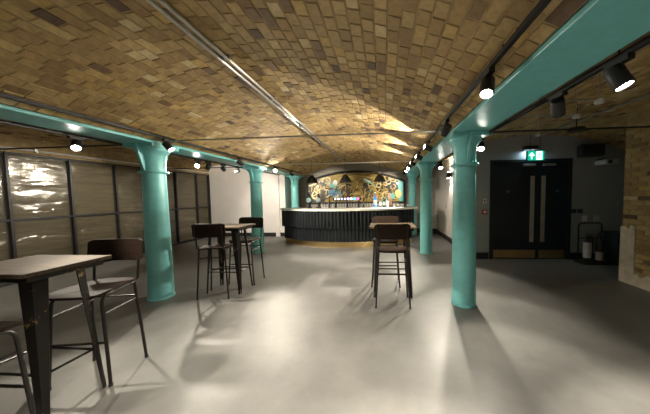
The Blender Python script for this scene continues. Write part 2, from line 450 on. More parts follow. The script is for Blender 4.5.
# ------------------------------------------------------------------ plastic-covered partition
part = struct(bxo('wall_left', (XPART-.16, XPART-.10, Y0, YBL, 0, CRN+.1), 'bar_carcass'))
wood('partition_board', (.055, .046, .030), (.125, .106, .072), .6, scale=2, axis=1)
posts = [Y0+.03]+[3.655+.845*k for k in range(-5, 6)]+[YBL-.03]
posts = sorted(p for p in posts if p <= YBL)
for y in posts:
    bxo('post', (XPART-.06, XPART+.015, y-.019, y+.019, 0, 2.36), 'black_metal', part, bevel=.004)
rails = [(1.125, 1.165), (2.32, 2.36), (0, .06)]
for z0, z1 in rails:
    bxo('rail', (XPART-.06, XPART+.005, Y0, YBL, z0, z1), 'black_metal', part, bevel=.004)
def film(y0, y1, z0, z1, amp):
    ny, nz_ = 34, 90; V = []; F = []; sd = random.uniform(0, 50)
    for i in range(ny+1):
        for k in range(nz_+1):
            y = y0+(y1-y0)*i/ny; z = z0+(z1-z0)*k/nz_
            e = min(1, 6*min(i, ny-i)/ny, 6*min(k, nz_-k)/nz_)
            d = mnoise.noise((y*1.3+sd, z*5.0, sd))*amp*.7 + mnoise.noise((y*5+sd, z*13, 3+sd))*amp*.22
            g = math.exp(-((z-1.27)/.06)**2)+math.exp(-((z-.80)/.05)**2)   # bunched folds
            d += g*(.012*mnoise.noise((y*4+sd, z*22, 9+sd))+.014*mnoise.noise((y*16+sd, z*26, 5+sd)))
            V.append((XPART-.034+d*e, y, z))
    for i in range(ny):
        for k in range(nz_):
            a = i*(nz_+1)+k; F.append((a, a+1, a+nz_+2, a+nz_+1))
    me = bpy.data.meshes.new('film'); me.from_pydata(V, [], F); me.polygons.foreach_set('use_smooth', [True]*len(F)); return me
for a, b in zip(posts, posts[1:]):
    if b < .8 or b-a < .1: 
        bxo('panel', (XPART-.10, XPART-.07, a+.02, b-.02, .06, 2.32), 'partition_board', part); continue
    for z0, z1 in ((.06, 1.125), (1.165, 2.32)):
        nb = 5; hgt = (z1-z0)/nb
        for k in range(nb):     # horizontal boards behind the film
            dx = random.uniform(-.006, .006)
            bxo('panel', (XPART-.10, XPART-.075+dx, a+.02, b-.02, z0+k*hgt+.004, z0+(k+1)*hgt-.004), 'partition_board', part)
        fo = obj('plastic_film', film(a+.02, b-.02, z0, z1, .020), 'plastic_film', part)
        fo['label'] = 'creased clear plastic sheeting'
bm = BM(); box(bm, XPART-.10, XPART, Y0, YBL, 2.36, CRN+.05); obj('header', bm, 'mortar', part)
t = thing('surface_conduit', 'pale conduit running along the top of the plastic-covered partition', 'conduit', (XPART+.03, 0, 2.43))
bm = BM(); tube(bm, [(0, Y0+.05, 0), (0, YBL-.02, 0)], .02, 8); obj('pipe', bm, 'grey_conduit', t, smooth=True)
for y in np.arange(-1.5, 8.4, 1.1): bxo('saddle_clip', (-.028, .026, y-.02, y+.02, -.03, .03), 'galvanised', t)

# ------------------------------------------------------------------ double doors
d = struct(bxo('door_1', (DX0, DX1, YDOOR+.10, YDOOR+.12, 0, DZ), 'dark_gap'))
for (a, b) in ((DX0, DX0+.06), (DX1-.06, DX1)): bxo('door_frame', (a, b, YDOOR-.03, YDOOR+.10, 0, DZ), 'door_paint', d, bevel=.004)
bxo('door_frame', (DX0+.06, DX1-.06, YDOOR-.03, YDOOR+.10, DZ-.06, DZ), 'door_paint', d, bevel=.004)
mid = 3.435
for (a, b, hx) in ((DX0+.065, mid-.003, 3.315), (mid+.003, DX1-.065, 3.545)):
    lf = bxo('door_leaf', (a, b, YDOOR+.005, YDOOR+.055, .01, DZ-.065), 'door_paint', d, bevel=.003)
    bxo('kick_plate', (a+.03, b-.03, YDOOR-.0005, YDOOR+.005, .03, .21), 'brass', lf)
    bxo('vision_strip', (hx-.045, hx+.045, YDOOR-.002, YDOOR+.005, .39, 1.87), 'door_plate', lf, bevel=.002)
    cxl = hx+(-.09 if hx < mid else .10)
    bxo('door_closer', (cxl-.13, cxl+.13, YDOOR-.045, YDOOR+.005, 2.085, 2.135), 'closer_metal', lf, bevel=.006)
    bm = BM(); lathe(bm, [(.03, -.003), (.03, .003)], 20, mtx=Matrix.Translation((2.80 if hx < mid else 3.84, YDOOR+.002, 1.53)) @ Matrix.Rotation(PI/2, 4, 'X'))
    mat('sticker_blue', (.05, .16, .30), .4) if 'sticker_blue' not in M else None
    obj('door_sticker', bm, 'sticker_blue', lf)

# ------------------------------------------------------------------ exit sign and emergency light
t = thing('exit_sign', 'illuminated green exit sign with white up arrow and running figure', 'sign', (3.235, 5.30, 2.17))
bxo('housing', (-.18, .18, -.02, .02, 0, .225), 'plastic_black', t, bevel=.004)
bxo('green_panel', (-.165, .165, -.024, -.02, .015, .21), 'sign_green', t)
bxo('white_panel', (.005, .125, -.026, -.024, .025, .20), 'sign_white', t)
ar = BM()
pts = [(-.085, .185), (-.145, .115), (-.118, .105), (-.098, .128), (-.098, .04), (-.072, .04), (-.072, .128), (-.052, .105), (-.025, .115)]
hexa(ar, [(x, -.027, z) for x, z in pts], [(x, -.024, z) for x, z in pts]); obj('arrow', ar, 'sign_white', t)
rm = BM(); lathe(rm, [(.014, -.0015), (.014, .0015)], 12, mtx=Matrix.Translation((.078, -.0275, .168)) @ Matrix.Rotation(PI/2, 4, 'X'))
for seg_ in ([(.07, .15), (.055, .10)], [(.055, .10), (.08, .075), (.085, .045)], [(.055, .10), (.038, .07), (.018, .068)], [(.07, .145), (.095, .125)], [(.07, .145), (.042, .14), (.032, .118)]):
    tube(rm, [(x, -.028, z) for x, z in seg_], .008, 6)
obj('running_figure', rm, 'sign_green', t)
for sx in (-.1, .1):
    bm = BM(); tube(bm, [(sx, 0, .22), (sx, 0, .595)], .005, 6); obj('suspension_rod', bm, 'black_metal', t)
t = thing('emergency_light', 'black box fitting fixed above the exit sign', 'light', (3.215, YDOOR, 2.44))
bxo('body', (-.14, .14, -.12, 0, 0, .075), 'plastic_black', t, bevel=.01)
bxo('diffuser', (-.12, .12, -.11, -.01, -.012, 0), 'white_plastic', t, bevel=.004)
ld = bpy.data.lights.new('sign_glow', 'AREA'); ld.energy = 1.2; ld.color = (.6, .85, 1); ld.size = .2; ld.size_y = .06; ld.shape = 'RECTANGLE'
lo_ = bpy.data.objects.new('emergency_lamp', ld); COL.objects.link(lo_); lo_.parent = t; lo_.location = (0, -.07, -.02)

# ------------------------------------------------------------------ wall items by the doors
o = bxo('fire_action_sign', (2.255, 2.325, YDOOR-.006, YDOOR, 1.28, 1.38), 'white_plastic'); tag(o, 'small white fire notice with red mark above the red call point', 'sign')
bm = BM(); box(bm, 2.27, 2.31, YDOOR-.008, YDOOR-.006, 1.315, 1.345); box(bm, 2.282, 2.298, YDOOR-.008, YDOOR-.006, 1.295, 1.365); obj('red_mark', bm, 'red_plastic', o)
o = thing('fire_call_point', 'red break glass fire call point on wall beside the double doors', 'call point', (2.28, YDOOR, 1.08))
bxo('body', (-.055, .055, -.045, 0, -.055, .055), 'red_plastic', o, bevel=.006); bxo('press_plate', (-.03, .03, -.048, -.045, -.025, .03), 'white_plastic', o)
for x, wh in ((4.175, 'next to the door frame'), (4.305, 'farther from the door frame')):
    o = thing('socket_box', 'small dark box on the wall above the extinguishers, '+wh, 'socket', (x, YDOOR, 1.08), 0, 'pair of wall boxes')
    bxo('box', (-.045, .045, -.04, 0, -.045, .045), 'dark_teal_box', o, bevel=.005); bxo('switch', (-.012, .012, -.046, -.04, -.018, .018), 'plastic_black', o, bevel=.002)
# speaker and projector on the door wall
t = thing('loudspeaker', 'black wall-mounted loudspeaker high beside the double doors', 'speaker', (4.30, YDOOR, 2.35))
bm = BM(); hexa(bm, [(-.23, -.30, -.12), (.21, -.34, -.12), (.16, -.10, -.12), (-.16, -.08, -.12)], [(-.23, -.30, .13), (.21, -.34, .13), (.16, -.10, .13), (-.16, -.08, .13)])
obj('cabinet', bm, 'plastic_black', t, bevel=.03)
bm = BM(); hexa(bm, [(-.20, -.313, -.09), (.18, -.347, -.09), (.18, -.339, -.09), (-.20, -.305, -.09)], [(-.20, -.313, .10), (.18, -.347, .10), (.18, -.339, .10), (-.20, -.305, .10)]); obj('grille', bm, 'dark_gap', t)
bm = BM(); tube(bm, [(0, 0, 0), (0, -.1, 0)], .025, 10); obj('bracket', bm, 'black_metal', t)
t = thing('projector', 'grey projector on a bracket below the loudspeaker', 'projector', (4.62, YDOOR, 2.10))
bxo('body', (-.13, .13, -.36, -.10, -.045, .05), 'pale_grey', t, bevel=.015)
bm = BM(); lathe(bm, [(.04, 0), (.04, .02)], 16, mtx=Matrix.Translation((-.05, -.36, 0)) @ Matrix.Rotation(PI/2, 4, 'X')); obj('lens', bm, 'lens_off', t)
bm = BM(); tube(bm, rounded([(0, 0, .08), (0, -.22, .08), (0, -.22, .04)], .04), .014, 8); obj('bracket', bm, 'black_metal', t)

# fire extinguishers on a stand
sx, sy = 4.36, 5.22
t = thing('extinguisher_stand', 'tubular double stand holding two fire extinguishers', 'stand', (sx, sy, 0))
bm = BM(); tube(bm, rounded([(-.23, .06, .03), (-.23, .06, .84), (.23, .06, .84), (.23, .06, .03)], .08), .013, 8); obj('hoop', bm, 'black_tube', t, smooth=True)
bxo('base_tray', (-.26, .26, -.14, .14, 0, .03), 'plastic_black', t, bevel=.008)
bm = BM(); tube(bm, [(-.23, .06, .52), (.23, .06, .52)], .01, 8); obj('crossbar', bm, 'black_tube', t)
for k in (-1, 1):
    bm = BM(); box(bm, k*.12-.05, k*.12+.05, .055, .067, .87, 1.0); obj('sign_plate', bm, 'white_plastic' if k < 0 else 'pale_grey', t, bevel=.003)
    bm = BM(); tube(bm, [(k*.12, .061, .84), (k*.12, .061, .88)], .008, 6); obj('sign_stem', bm, 'black_tube', t)
def extinguisher(x, y, body, label_lo, label_hi, text, lab_mat):
    t = thing('fire_extinguisher', text, 'extinguisher', (x, y, .03))
    bm = BM(); lathe(bm, [(.058, 0), (.066, .01), (.066, .40), (.06, .44), (.045, .475), (.022, .49), (.022, .51)], 24); obj('cylinder', bm, body, t, smooth=True)
    bm = BM(); lathe(bm, [(.0672, label_lo), (.0672, label_hi)], 24); obj('label_band', bm, lab_mat, t, smooth=True)
    bm = BM(); box(bm, -.018, .018, -.02, .02, .51, .545); box(bm, -.012, .012, -.11, .03, .575, .59); box(bm, -.012, .012, -.10, .03, .545, .555); obj('valve_handle', bm, 'plastic_black', t, bevel=.003)
    bm = BM(); tube(bm, rounded([(.02, 0, .53), (.09, 0, .52), (.105, 0, .40), (.10, -.02, .15)], .06), .011, 8); obj('hose', bm, 'plastic_black', t, smooth=True)
extinguisher(sx-.12, sy-.03, 'plastic_black', .10, .42, 'fire extinguisher with tall pale label on the double stand', 'pale_grey')
extinguisher(sx+.12, sy-.03, 'plastic_black', .05, .22, 'dark fire extinguisher with short low label on the double stand', 'pale_grey')
t = thing('waste_bin', 'tall dark bin in the recess behind the brick pier', 'bin', (4.86, 5.20, 0))
bm = BM(); hexa(bm, [(-.15, -.13, 0), (.15, -.13, 0), (.15, .13, 0), (-.15, .13, 0)], [(-.17, -.15, .62), (.17, -.15, .62), (.17, .15, .62), (-.17, .15, .62)]); obj('body', bm, 'dark_teal_box', t, bevel=.01)
bxo('lid', (-.18, .18, -.16, .16, .62, .66), 'plastic_black', t, bevel=.01)

# corridor: sconce, switch, grey cabinet
t = thing('wall_sconce', 'up and down wall light on the corridor wall behind the columns', 'lamp', (XCOR, 7.25, 1.98))
bm = BM(); lathe(bm, [(.055, 0), (.055, .17)], 20, c=(-.08, 0, 0)); obj('body', bm, 'black_metal', t, smooth=True)
bxo('mount', (-.05, 0, -.04, .04, .05, .12), 'black_metal', t)
for z, s in ((.171, 1), (-.004, -1)):
    bm = BM(); lathe(bm, [(.045, 0), (.045, .003)], 16, c=(-.08, 0, z)); obj('lens', bm, 'lens_on', t)
    ld = bpy.data.lights.new('sconce_beam', 'SPOT'); ld.energy = 26; ld.color = (1, .86, .72); ld.spot_size = math.radians(75); ld.spot_blend = .4; ld.shadow_soft_size = .03
    lo_ = bpy.data.objects.new('sconce_beam', ld); COL.objects.link(lo_); lo_.parent = t; lo_.location = (-.08, 0, .085+s*.10); lo_.rotation_euler = (PI if s > 0 else 0, 0, 0)
t = thing('light_switch', 'small switch plate on the white corridor wall', 'switch', (XCOR, 7.77, 1.08))
bxo('plate', (-.01, 0, -.045, .045, -.045, .045), 'pale_grey', t, bevel=.002); bxo('rocker', (-.016, -.01, -.015, .015, -.02, .02), 'plastic_black', t)
t = thing('grey_cabinet', 'low pale grey cabinet at the end of the corridor', 'cabinet', (1.78, 9.16, 0))
bxo('body', (-.22, .24, -.2, .22, .2, .66), 'pale_grey', t, bevel=.008); bxo('plinth', (-.2, .22, -.18, .22, 0, .2), 'plastic_black', t); bxo('top', (-.23, .25, -.22, .22, .66, .69), 'white_plastic', t, bevel=.004)

# ------------------------------------------------------------------ the bar
BCX, BYC, BHW, BSAG = -1.15, 6.50, 2.12, .76
BR = (BHW*BHW+BSAG*BSAG)/(2*BSAG); BYO = BYC+BR       # centre of the front arc
BA = math.asin(BHW/BR)
def arc(rad, a, z): return (BCX+rad*math.sin(a), BYO-rad*math.cos(a), z)
def arc_slab(bm, r0, r1, a0, a1, z0, z1, n=48):
    out = [arc(r0, a0+(a1-a0)*i/n, 0)[:2] for i in range(n+1)]; inn = [arc(r1, a0+(a1-a0)*i/n, 0)[:2] for i in range(n+1)]
    vs0 = [[bm.verts.new((p[0], p[1], z)) for p in out] for z in (z0, z1)]; vs1 = [[bm.verts.new((p[0], p[1], z)) for p in inn] for z in (z0, z1)]
    for i in range(n):
        bm.faces.new((vs0[0][i], vs0[0][i+1], vs0[1][i+1], vs0[1][i])); bm.faces.new((vs1[0][i], vs1[1][i], vs1[1][i+1], vs1[0][i+1]))
        bm.faces.new((vs0[1][i], vs0[1][i+1], vs1[1][i+1], vs1[1][i])); bm.faces.new((vs0[0][i], vs1[0][i], vs1[0][i+1], vs0[0][i+1]))
    for i in (0, n): bm.faces.new((vs0[0][i], vs0[1][i], vs1[1][i], vs1[0][i]))
bar = thing('bar_counter', 'bow-fronted black bar counter of vertical slats on a brass plinth', 'bar', (0, 0, 0))
bm = BM(); arc_slab(bm, BR-.035, BR-.50, -BA, BA, .56, 1.06); arc_slab(bm, BR-.095, BR-.50, -BA*.985, BA*.985, .16, .56); obj('carcass', bm, 'bar_carcass', bar)
bm = BM(); arc_slab(bm, BR-.115, BR-.50, -BA*.98, BA*.98, 0, .16); obj('brass_plinth', bm, 'brass', bar)
def slat_mesh(w, h, dp):
    bm = BM(); n = 5; pts = [(-w/2+w*i/n, -dp*math.sin(PI*(i/n))**.6 if 0 < i < n else 0) for i in range(n+1)]
    hexa(bm, [(x, y, 0) for x, y in pts], [(x, y, h) for x, y in pts]); return mesh_of(bm)
ns = 43
su = slat_mesh(.078, .49, .035); sl = slat_mesh(.076, .395, .030)
for me in (su, sl): me.materials.append(M['slat_paint'])
for k in range(ns):
    a = -BA+2*BA*(k+.5)/ns
    for me, rad, z in ((su, BR-.034, .565), (sl, BR-.094, .165)):
        o = bpy.data.objects.new('slat', me); COL.objects.link(o); o.parent = bar; o.location = arc(rad, a*(1 if me is su else .985), z); o.rotation_euler = (0, 0, a)
bm = BM(); arc_slab(bm, BR-.02, BR-.09, -BA*.997, BA*.997, .548, .566); obj('slat_ledge', bm, 'slat_paint', bar)
bt = BM(); arc_slab(bt, BR+.05, BR-.56, -BA*1.03, BA*1.03, 1.06, 1.12)
tag(obj('stone_worktop', bt, 'marble_top', bevel=.006), 'pale stone top of the curved bar counter', 'worktop')
BT = 1.12

# things on the bar
def hand_pull(x, y, label):
    t = thing('beer_pump', label, 'beer pump', (x, y, BT), 0, 'hand pumps on the bar')
    bm = BM(); lathe(bm, [(.085, 0), (.085, .02), (.05, .05), (.045, .13), (.065, .16), (.07, .20), (.045, .22)], 16); obj('body', bm, 'plastic_black', t, smooth=True)
    bm = BM(); lathe(bm, [(.018, .22), (.018, .27), (.034, .30), (.040, .36), (.026, .42), (.034, .44), (.016, .46)], 14); obj('handle', bm, 'plastic_black', t, smooth=True)
    bm = BM(); lathe(bm, [(.075, -.006), (.075, .006)], 18, mtx=Matrix.Translation((0, -.075, .25)) @ Matrix.Rotation(PI/2, 4, 'X')); obj('pump_clip', bm, 'chrome', t, smooth=True)
    bm = BM(); tube(bm, rounded([(0, -.03, .12), (0, -.13, .13), (0, -.13, .05)], .03), .009, 8); obj('spout', bm, 'chrome', t, smooth=True)
hand_pull(-2.31, 7.2, 'black hand pump with silver clip at the bar end by the pale wall')
hand_pull(-2.01, 7.2, 'black hand pump with silver clip, second from the bar end')
def small_tap(x, y, label):
    t = thing('beer_tap', label, 'beer tap', (x, y, BT))
    bm = BM(); lathe(bm, [(.045, 0), (.04, .015), (.02, .03), (.02, .20), (.026, .24)], 14); obj('column', bm, 'black_metal', t, smooth=True)
    bm = BM(); tube(bm, rounded([(0, 0, .18), (0, -.10, .18), (0, -.10, .10)], .02), .012, 8); obj('spout', bm, 'chrome', t, smooth=True)
    bm = BM(); lathe(bm, [(.012, .22), (.018, .30), (.014, .31)], 10, c=(0, -.03, 0)); obj('lever', bm, 'plastic_black', t, smooth=True)
small_tap(-1.66, 7.18, 'slim black tap between the hand pumps and the lit badges')
small_tap(-.60, 7.18, 'slim black tap beside the pink lit badge')
t = thing('tap_tower', 'long dark tap rail with eight round lit badges on the bar', 'tap tower', (-1.115, 7.22, BT))
bm = BM(); tube(bm, [(-.44, 0, .27), (.44, 0, .27)], .045, 14); obj('rail', bm, 'black_metal', t, smooth=True)
for s in (-.36, 0, .36):
    bm = BM(); lathe(bm, [(.05, 0), (.05, .012), (.028, .02), (.028, .25)], 14, c=(s, 0, 0)); obj('support', bm, 'black_metal', t, smooth=True)
for k, c in enumerate([(.85, .9, 1), (.9, .9, 1), (.7, .75, 1), (.9, .9, 1), (.55, .45, 1), (1, .9, .65), (.1, .75, 1), (1, .15, .42)]):
    mat('badge_glow_%d' % k, c, emit=.75, emit_col=c, var=0)
    r = .030 if k < 4 else .042
    x = -.36+k*.1
    bm = BM(); lathe(bm, [(r, -.012), (r, .012)], 18, mtx=Matrix.Translation((x, -.055, .275)) @ Matrix.Rotation(PI/2, 4, 'X')); bd = obj('badge', bm, 'badge_glow_%d' % k, t, smooth=True)
    bm = BM(); tube(bm, rounded([(x, -.04, .24), (x, -.09, .235), (x, -.09, .16)], .02), .009, 8); obj('spout', bm, 'chrome', t, smooth=True)
def bottle(x, y, h, r, m_, label, capm='plastic_black', z=BT, group=None):
    t = thing('bottle', label, 'bottle', (x, y, z), 0, group)
    bm = BM(); lathe(bm, [(r*.9, 0), (r, .01), (r, h*.58), (r*.85, h*.66), (r*.36, h*.76), (r*.33, h*.93)], 18); obj('body', bm, m_, t, smooth=True)
    bm = BM(); lathe(bm, [(r*.42, h*.92), (r*.42, h)], 14); obj('cap', bm, capm, t, smooth=True)
    bm = BM(); lathe(bm, [(r*1.015, h*.18), (r*1.015, h*.48)], 18); obj('paper_label', bm, 'white_plastic' if capm != 'white_plastic' else 'pale_grey', t, smooth=True)
mat('blue_bright', (.07, .30, .85), .2); mat('tan_paper', (.60, .33, .19), .5); mat('orange_gloss', (.9, .38, .04), .4); mat('green_dark', (.04, .16, .11), .15); mat('steel', (.45, .47, .5), .25, metal=.9)
bottle(-.24, 7.15, .47, .055, 'blue_bright', 'tall bright blue bottle standing on the bar', 'white_plastic')
bottle(-.09, 7.20, .34, .042, 'clear_glass', 'clear bottle on the bar beside the blue bottle')
bottle(.03, 7.22, .36, .042, 'green_dark', 'dark green bottle on the bar between clear and steel ones')
bottle(.13, 7.18, .40, .045, 'steel', 'steel shaker bottle on the bar beside the card menu')
t = thing('menu_holder', 'tan card menu standing upright in a holder on the bar', 'menu', (.205, 7.30, BT))
bxo('card', (-.06, .06, -.004, .004, .02, .28), 'tan_paper', t); bxo('foot', (-.07, .07, -.035, .035, 0, .02), 'plastic_black', t, bevel=.003)
t = thing('drip_tray', 'raised black tray stand on the bar holding cups underneath', 'tray', (.47, 7.26, BT))
bxo('tray', (-.20, .20, -.10, .10, .14, .165), 'plastic_black', t, bevel=.004)
for a in (-.19, .19):
    bxo('leg', (a-.008, a+.008, -.09, -.07, 0, .14), 'plastic_black', t)
    bxo('leg', (a-.008, a+.008, .07, .09, 0, .14), 'plastic_black', t)
def cup(x, y, z, label, group):
    t = thing('cup', label, 'cup', (x, y, z), 0, group)
    bm = BM(); lathe(bm, [(.024, 0), (.034, .01), (.040, .085), (.036, .085), (.030, .014), (.001, .012)], 16); obj('bowl', bm, 'white_plastic', t, smooth=True)
    bm = BM(); tube(bm, rounded([(.036, 0, .07), (.062, 0, .07), (.062, 0, .03), (.033, 0, .025)], .02, 3), .005, 6); obj('handle', bm, 'white_plastic', t, smooth=True)
for x in (.34, .46, .58): cup(x, 7.24, BT, 'white cup under the black tray on the bar', 'cups under the tray')
cup(.76, 7.34, BT, 'white cup standing alone at the end of the bar', None)

# ------------------------------------------------------------------ back bar and mural
t = thing('back_counter', 'dark back counter below the mural holding rows of glasses', 'counter', (0, 0, 0))
bxo('cabinet', (-3.0, .72, 8.95, Y1-.005, 0, 1.0), 'bar_carcass', t); bxo('worktop', (-3.02, .74, 8.92, Y1-.005, 1.0, 1.03), 'marble_top', t, bevel=.004)
for k in range(5):
    x = -2.98+.74*k
    dr = bxo('cooler_door', (x+.01, x+.73, 8.925, 8.95, .08, .97), 'black_metal', t, bevel=.004); bxo('handle', (x+.65, x+.67, 8.905, 8.925, .4, .7), 'chrome', dr)
g0 = BM(); lathe(g0, [(.028, 0), (.030, .005), (.038, .15), (.036, .15), (.028, .012), (.001, .010)], 12); gme = mesh_of(g0, True); gme.materials.append(M['clear_glass'])
frosty, nt_, b_ = new_mat('frosted_glass'); b_.inputs['Base Color'].default_value = (.85, .86, .84, 1); b_.inputs['Roughness'].default_value = .15; b_.inputs['Transmission Weight'].default_value = .35; M['frosted_glass'] = frosty
gme.materials[0] = frosty
for k in range(30):
    x = -2.5+k*.105
    if -.2 < x < .1: continue
    o = bpy.data.objects.new('beer_glass', gme); COL.objects.link(o); o.location = (x, 9.05+.02*(k % 2), 1.03)
    tag(o, 'upright beer glass in the row below the mural', 'glass', 'glasses on the back counter')
# mural: painted board with arched top in a black frame
MX0, MX1, MZ0, MYF = -3.06, .83, 1.22, Y1-.03
def marc(x): return 2.00+.43*(1-((x-BAYS['main'])/2.02)**2)
NXm, NZm = 330, 110
rng = random.Random(11)
GOLD, DGOLD, CREAM, BLACK, TEAL, DARK, ORANGE, WHITE, BLUE = map(np.array, [(.36, .25, .055), (.20, .13, .025), (.66, .55, .28), (.012, .012, .012), (.13, .48, .46), (.07, .055, .03), (.75, .28, .04), (.85, .84, .78), (.10, .28, .45)])
def swirl_layers():
    L = []
    def blob(x, z, r, c, el=1.0, rot=0): L.append(('e', x, z, r, r*el, rot, c))
    def stroke(pts, wd, c): L.append(('s', pts, wd, c))
    # lettering-like gold and cream strokes at the left end on black
    blob(-2.75, 1.65, .55, BLACK, 1.0)
    blob(-2.35, 1.75, .45, DARK, .9)
    for k in range(26):
        x = rng.uniform(-3.05, -2.0); z = rng.uniform(1.25, 2.2); a = rng.uniform(0, 2*PI); P = []
        for i in range(9):
            P.append((x, z)); a += rng.uniform(-.2, .75); x += .065*math.cos(a); z += .065*math.sin(a)
        stroke(P, rng.uniform(.014, .034), [GOLD*1.35, CREAM, GOLD, CREAM, BLACK][k % 5])
    # teal and blue figure
    for k in range(7): blob(rng.uniform(-2.05, -1.75), rng.uniform(1.35, 1.95), rng.uniform(.06, .15), [TEAL, BLUE, CREAM, TEAL, DARK][k % 5], rng.uniform(.5, 1.6), rng.random()*3)
    blob(-1.92, 2.02, .085, WHITE, 1.4)
    # two dark heads in the middle
    for (x, z) in ((-1.45, 1.62), (-.62, 1.62)):
        blob(x, z, .24, DARK, 1.25); blob(x, z+.28, .2, BLACK, .4)
        for k in range(12): blob(x+rng.uniform(-.18, .18), z+rng.uniform(-.28, .26), rng.uniform(.02, .06), [DGOLD, BLACK, GOLD, TEAL, ORANGE*.7][k % 5], rng.uniform(.4, 1.8), rng.random()*3)
        for k in range(5):
            r = .3+.04*k; P = [(x+r*math.cos(PI*i/10)*1.0, z+.02+r*1.1*math.sin(PI*i/10)) for i in range(11)]
            stroke(P, .010, [BLACK, DGOLD][k % 2])
    for k in range(70):
        x = rng.uniform(-2.1, .1); z = rng.uniform(1.25, 2.15); a = rng.uniform(0, 2*PI); P = []
        for i in range(7):
            P.append((x, z)); a += rng.uniform(-.3, .7); x += .045*math.cos(a); z += .045*math.sin(a)
        stroke(P, rng.uniform(.008, .02), [DARK, GOLD*1.3, BLACK, DGOLD, CREAM*.8, BLACK, GOLD][k % 7])
    blob(-.30, 1.42, .10, ORANGE, .7, .3)
    stroke([(-.75, 2.12), (-.55, 2.02), (-.42, 1.95), (-.30, 1.80)], .035, TEAL)
    stroke([(-.72, 2.15), (-.5, 2.03)], .018, WHITE)
    stroke([(-1.75, 2.20), (-1.1, 2.28), (-.4, 2.20)], .012, CREAM)
    for k in range(12): blob(-1.75+.14*k, 2.16+.02*(k % 3), .022, CREAM, .6)
    # gold curls at the right on black
    blob(.22, 1.78, .48, BLACK, .95); blob(.45, 1.50, .22, DARK, 1.0)
    for k in range(34):
        x = rng.uniform(-.25, .62); z = rng.uniform(1.35, 2.25); a = rng.uniform(0, 2*PI); P = []
        for i in range(10):
            P.append((x, z)); a += rng.uniform(.15, .8); x += .05*math.cos(a); z += .05*math.sin(a)
        stroke(P, rng.uniform(.010, .022), [GOLD*1.4, CREAM, GOLD, DGOLD*1.5][k % 4])
    blob(.72, 1.75, .13, TEAL, 4.6); blob(.25, 1.45, .09, np.array((.65, .35, .22)), 1.5); blob(.38, 1.45, .08, TEAL, 1.6); blob(.60, 1.55, .13, np.array((.75, .52, .20)), 1.25); blob(.74, 2.12, .05, WHITE, 1); blob(.56, 1.95, .045, WHITE, 1)
    return L
LAY = swirl_layers()
V = []; Cc = np.zeros(((NXm+1)*(NZm+1), 3)); XX = np.zeros(len(Cc)); ZZ = np.zeros(len(Cc)); idx = 0
for i in range(NXm+1):
    x = MX0+(MX1-MX0)*i/NXm; zt = marc(x)
    for k in range(NZm+1):
        z = MZ0+(zt-MZ0)*k/NZm; V.append((x, MYF, z)); XX[idx] = x; ZZ[idx] = z; idx += 1
Cc[:] = GOLD
nse = np.sin(XX*9+np.sin(ZZ*7)*2)*np.sin(ZZ*11+XX*3)
Cc *= (1+.22*nse)[:, None]
for l in LAY:
    if l[0] == 'e':
        _, ex, ez, ra, rb, ro, c = l
        dx = XX-ex; dz = ZZ-ez; u = dx*math.cos(ro)+dz*math.sin(ro); v_ = -dx*math.sin(ro)+dz*math.cos(ro)
        Cc[(u/ra)**2+(v_/rb)**2 < 1+.15*nse] = c
    else:
        _, P, wd, c = l
        for (ax, az), (bx, bz) in zip(P, P[1:]):
            ex, ez = bx-ax, bz-az; q = ex*ex+ez*ez+1e-9
            tt = np.clip(((XX-ax)*ex+(ZZ-az)*ez)/q, 0, 1)
            Cc[(XX-ax-tt*ex)**2+(ZZ-az-tt*ez)**2 < wd*wd] = c
F = [(i*(NZm+1)+k, (i+1)*(NZm+1)+k, (i+1)*(NZm+1)+k+1, i*(NZm+1)+k+1) for i in range(NXm) for k in range(NZm)]
nb_ = len(V); edge = [i*(NZm+1) for i in range(NXm+1)]+[NXm*(NZm+1)+k for k in range(1, NZm+1)]+[i*(NZm+1)+NZm for i in range(NXm-1, -1, -1)]+[k for k in range(NZm-1, 0, -1)]
V += [(V[e][0], Y1, V[e][2]) for e in edge]; ne = len(edge)
F += [(edge[(i+1) % ne], edge[i], nb_+i, nb_+(i+1) % ne) for i in range(ne)]
me = bpy.data.meshes.new('mural'); me.from_pydata(V, [], F)
at = me.color_attributes.new('paint', 'FLOAT_COLOR', 'POINT')
full = np.ones((len(V), 4)); full[:nb_, :3] = np.clip(Cc, 0, 1); full[nb_:, :3] = .02
at.data.foreach_set('color', full.ravel())
t = thing('mural', 'arched gold, black and teal painted mural in a black frame behind the bar', 'mural', (0, 0, 0))
obj('painted_board', me, 'mural_paint', t)
fr = BM(); n = 40; rad = .045
loop = [(MX0+(MX1-MX0)*i/n, marc(MX0+(MX1-MX0)*i/n)) for i in range(n+1)]
tube(fr, [(x, MYF, z+.02) for x, z in loop], rad, 8); tube(fr, [(MX0-.01, MYF, MZ0-.02), (MX0-.01, MYF, marc(MX0)+.03)], rad, 8); tube(fr, [(MX1+.01, MYF, MZ0-.02), (MX1+.01, MYF, marc(MX1)+.03)], rad, 8)
tube(fr, [(MX0-.03, MYF, MZ0-.02), (MX1+.03, MYF, MZ0-.02)], rad, 8); obj('frame', fr, 'plastic_black', t)

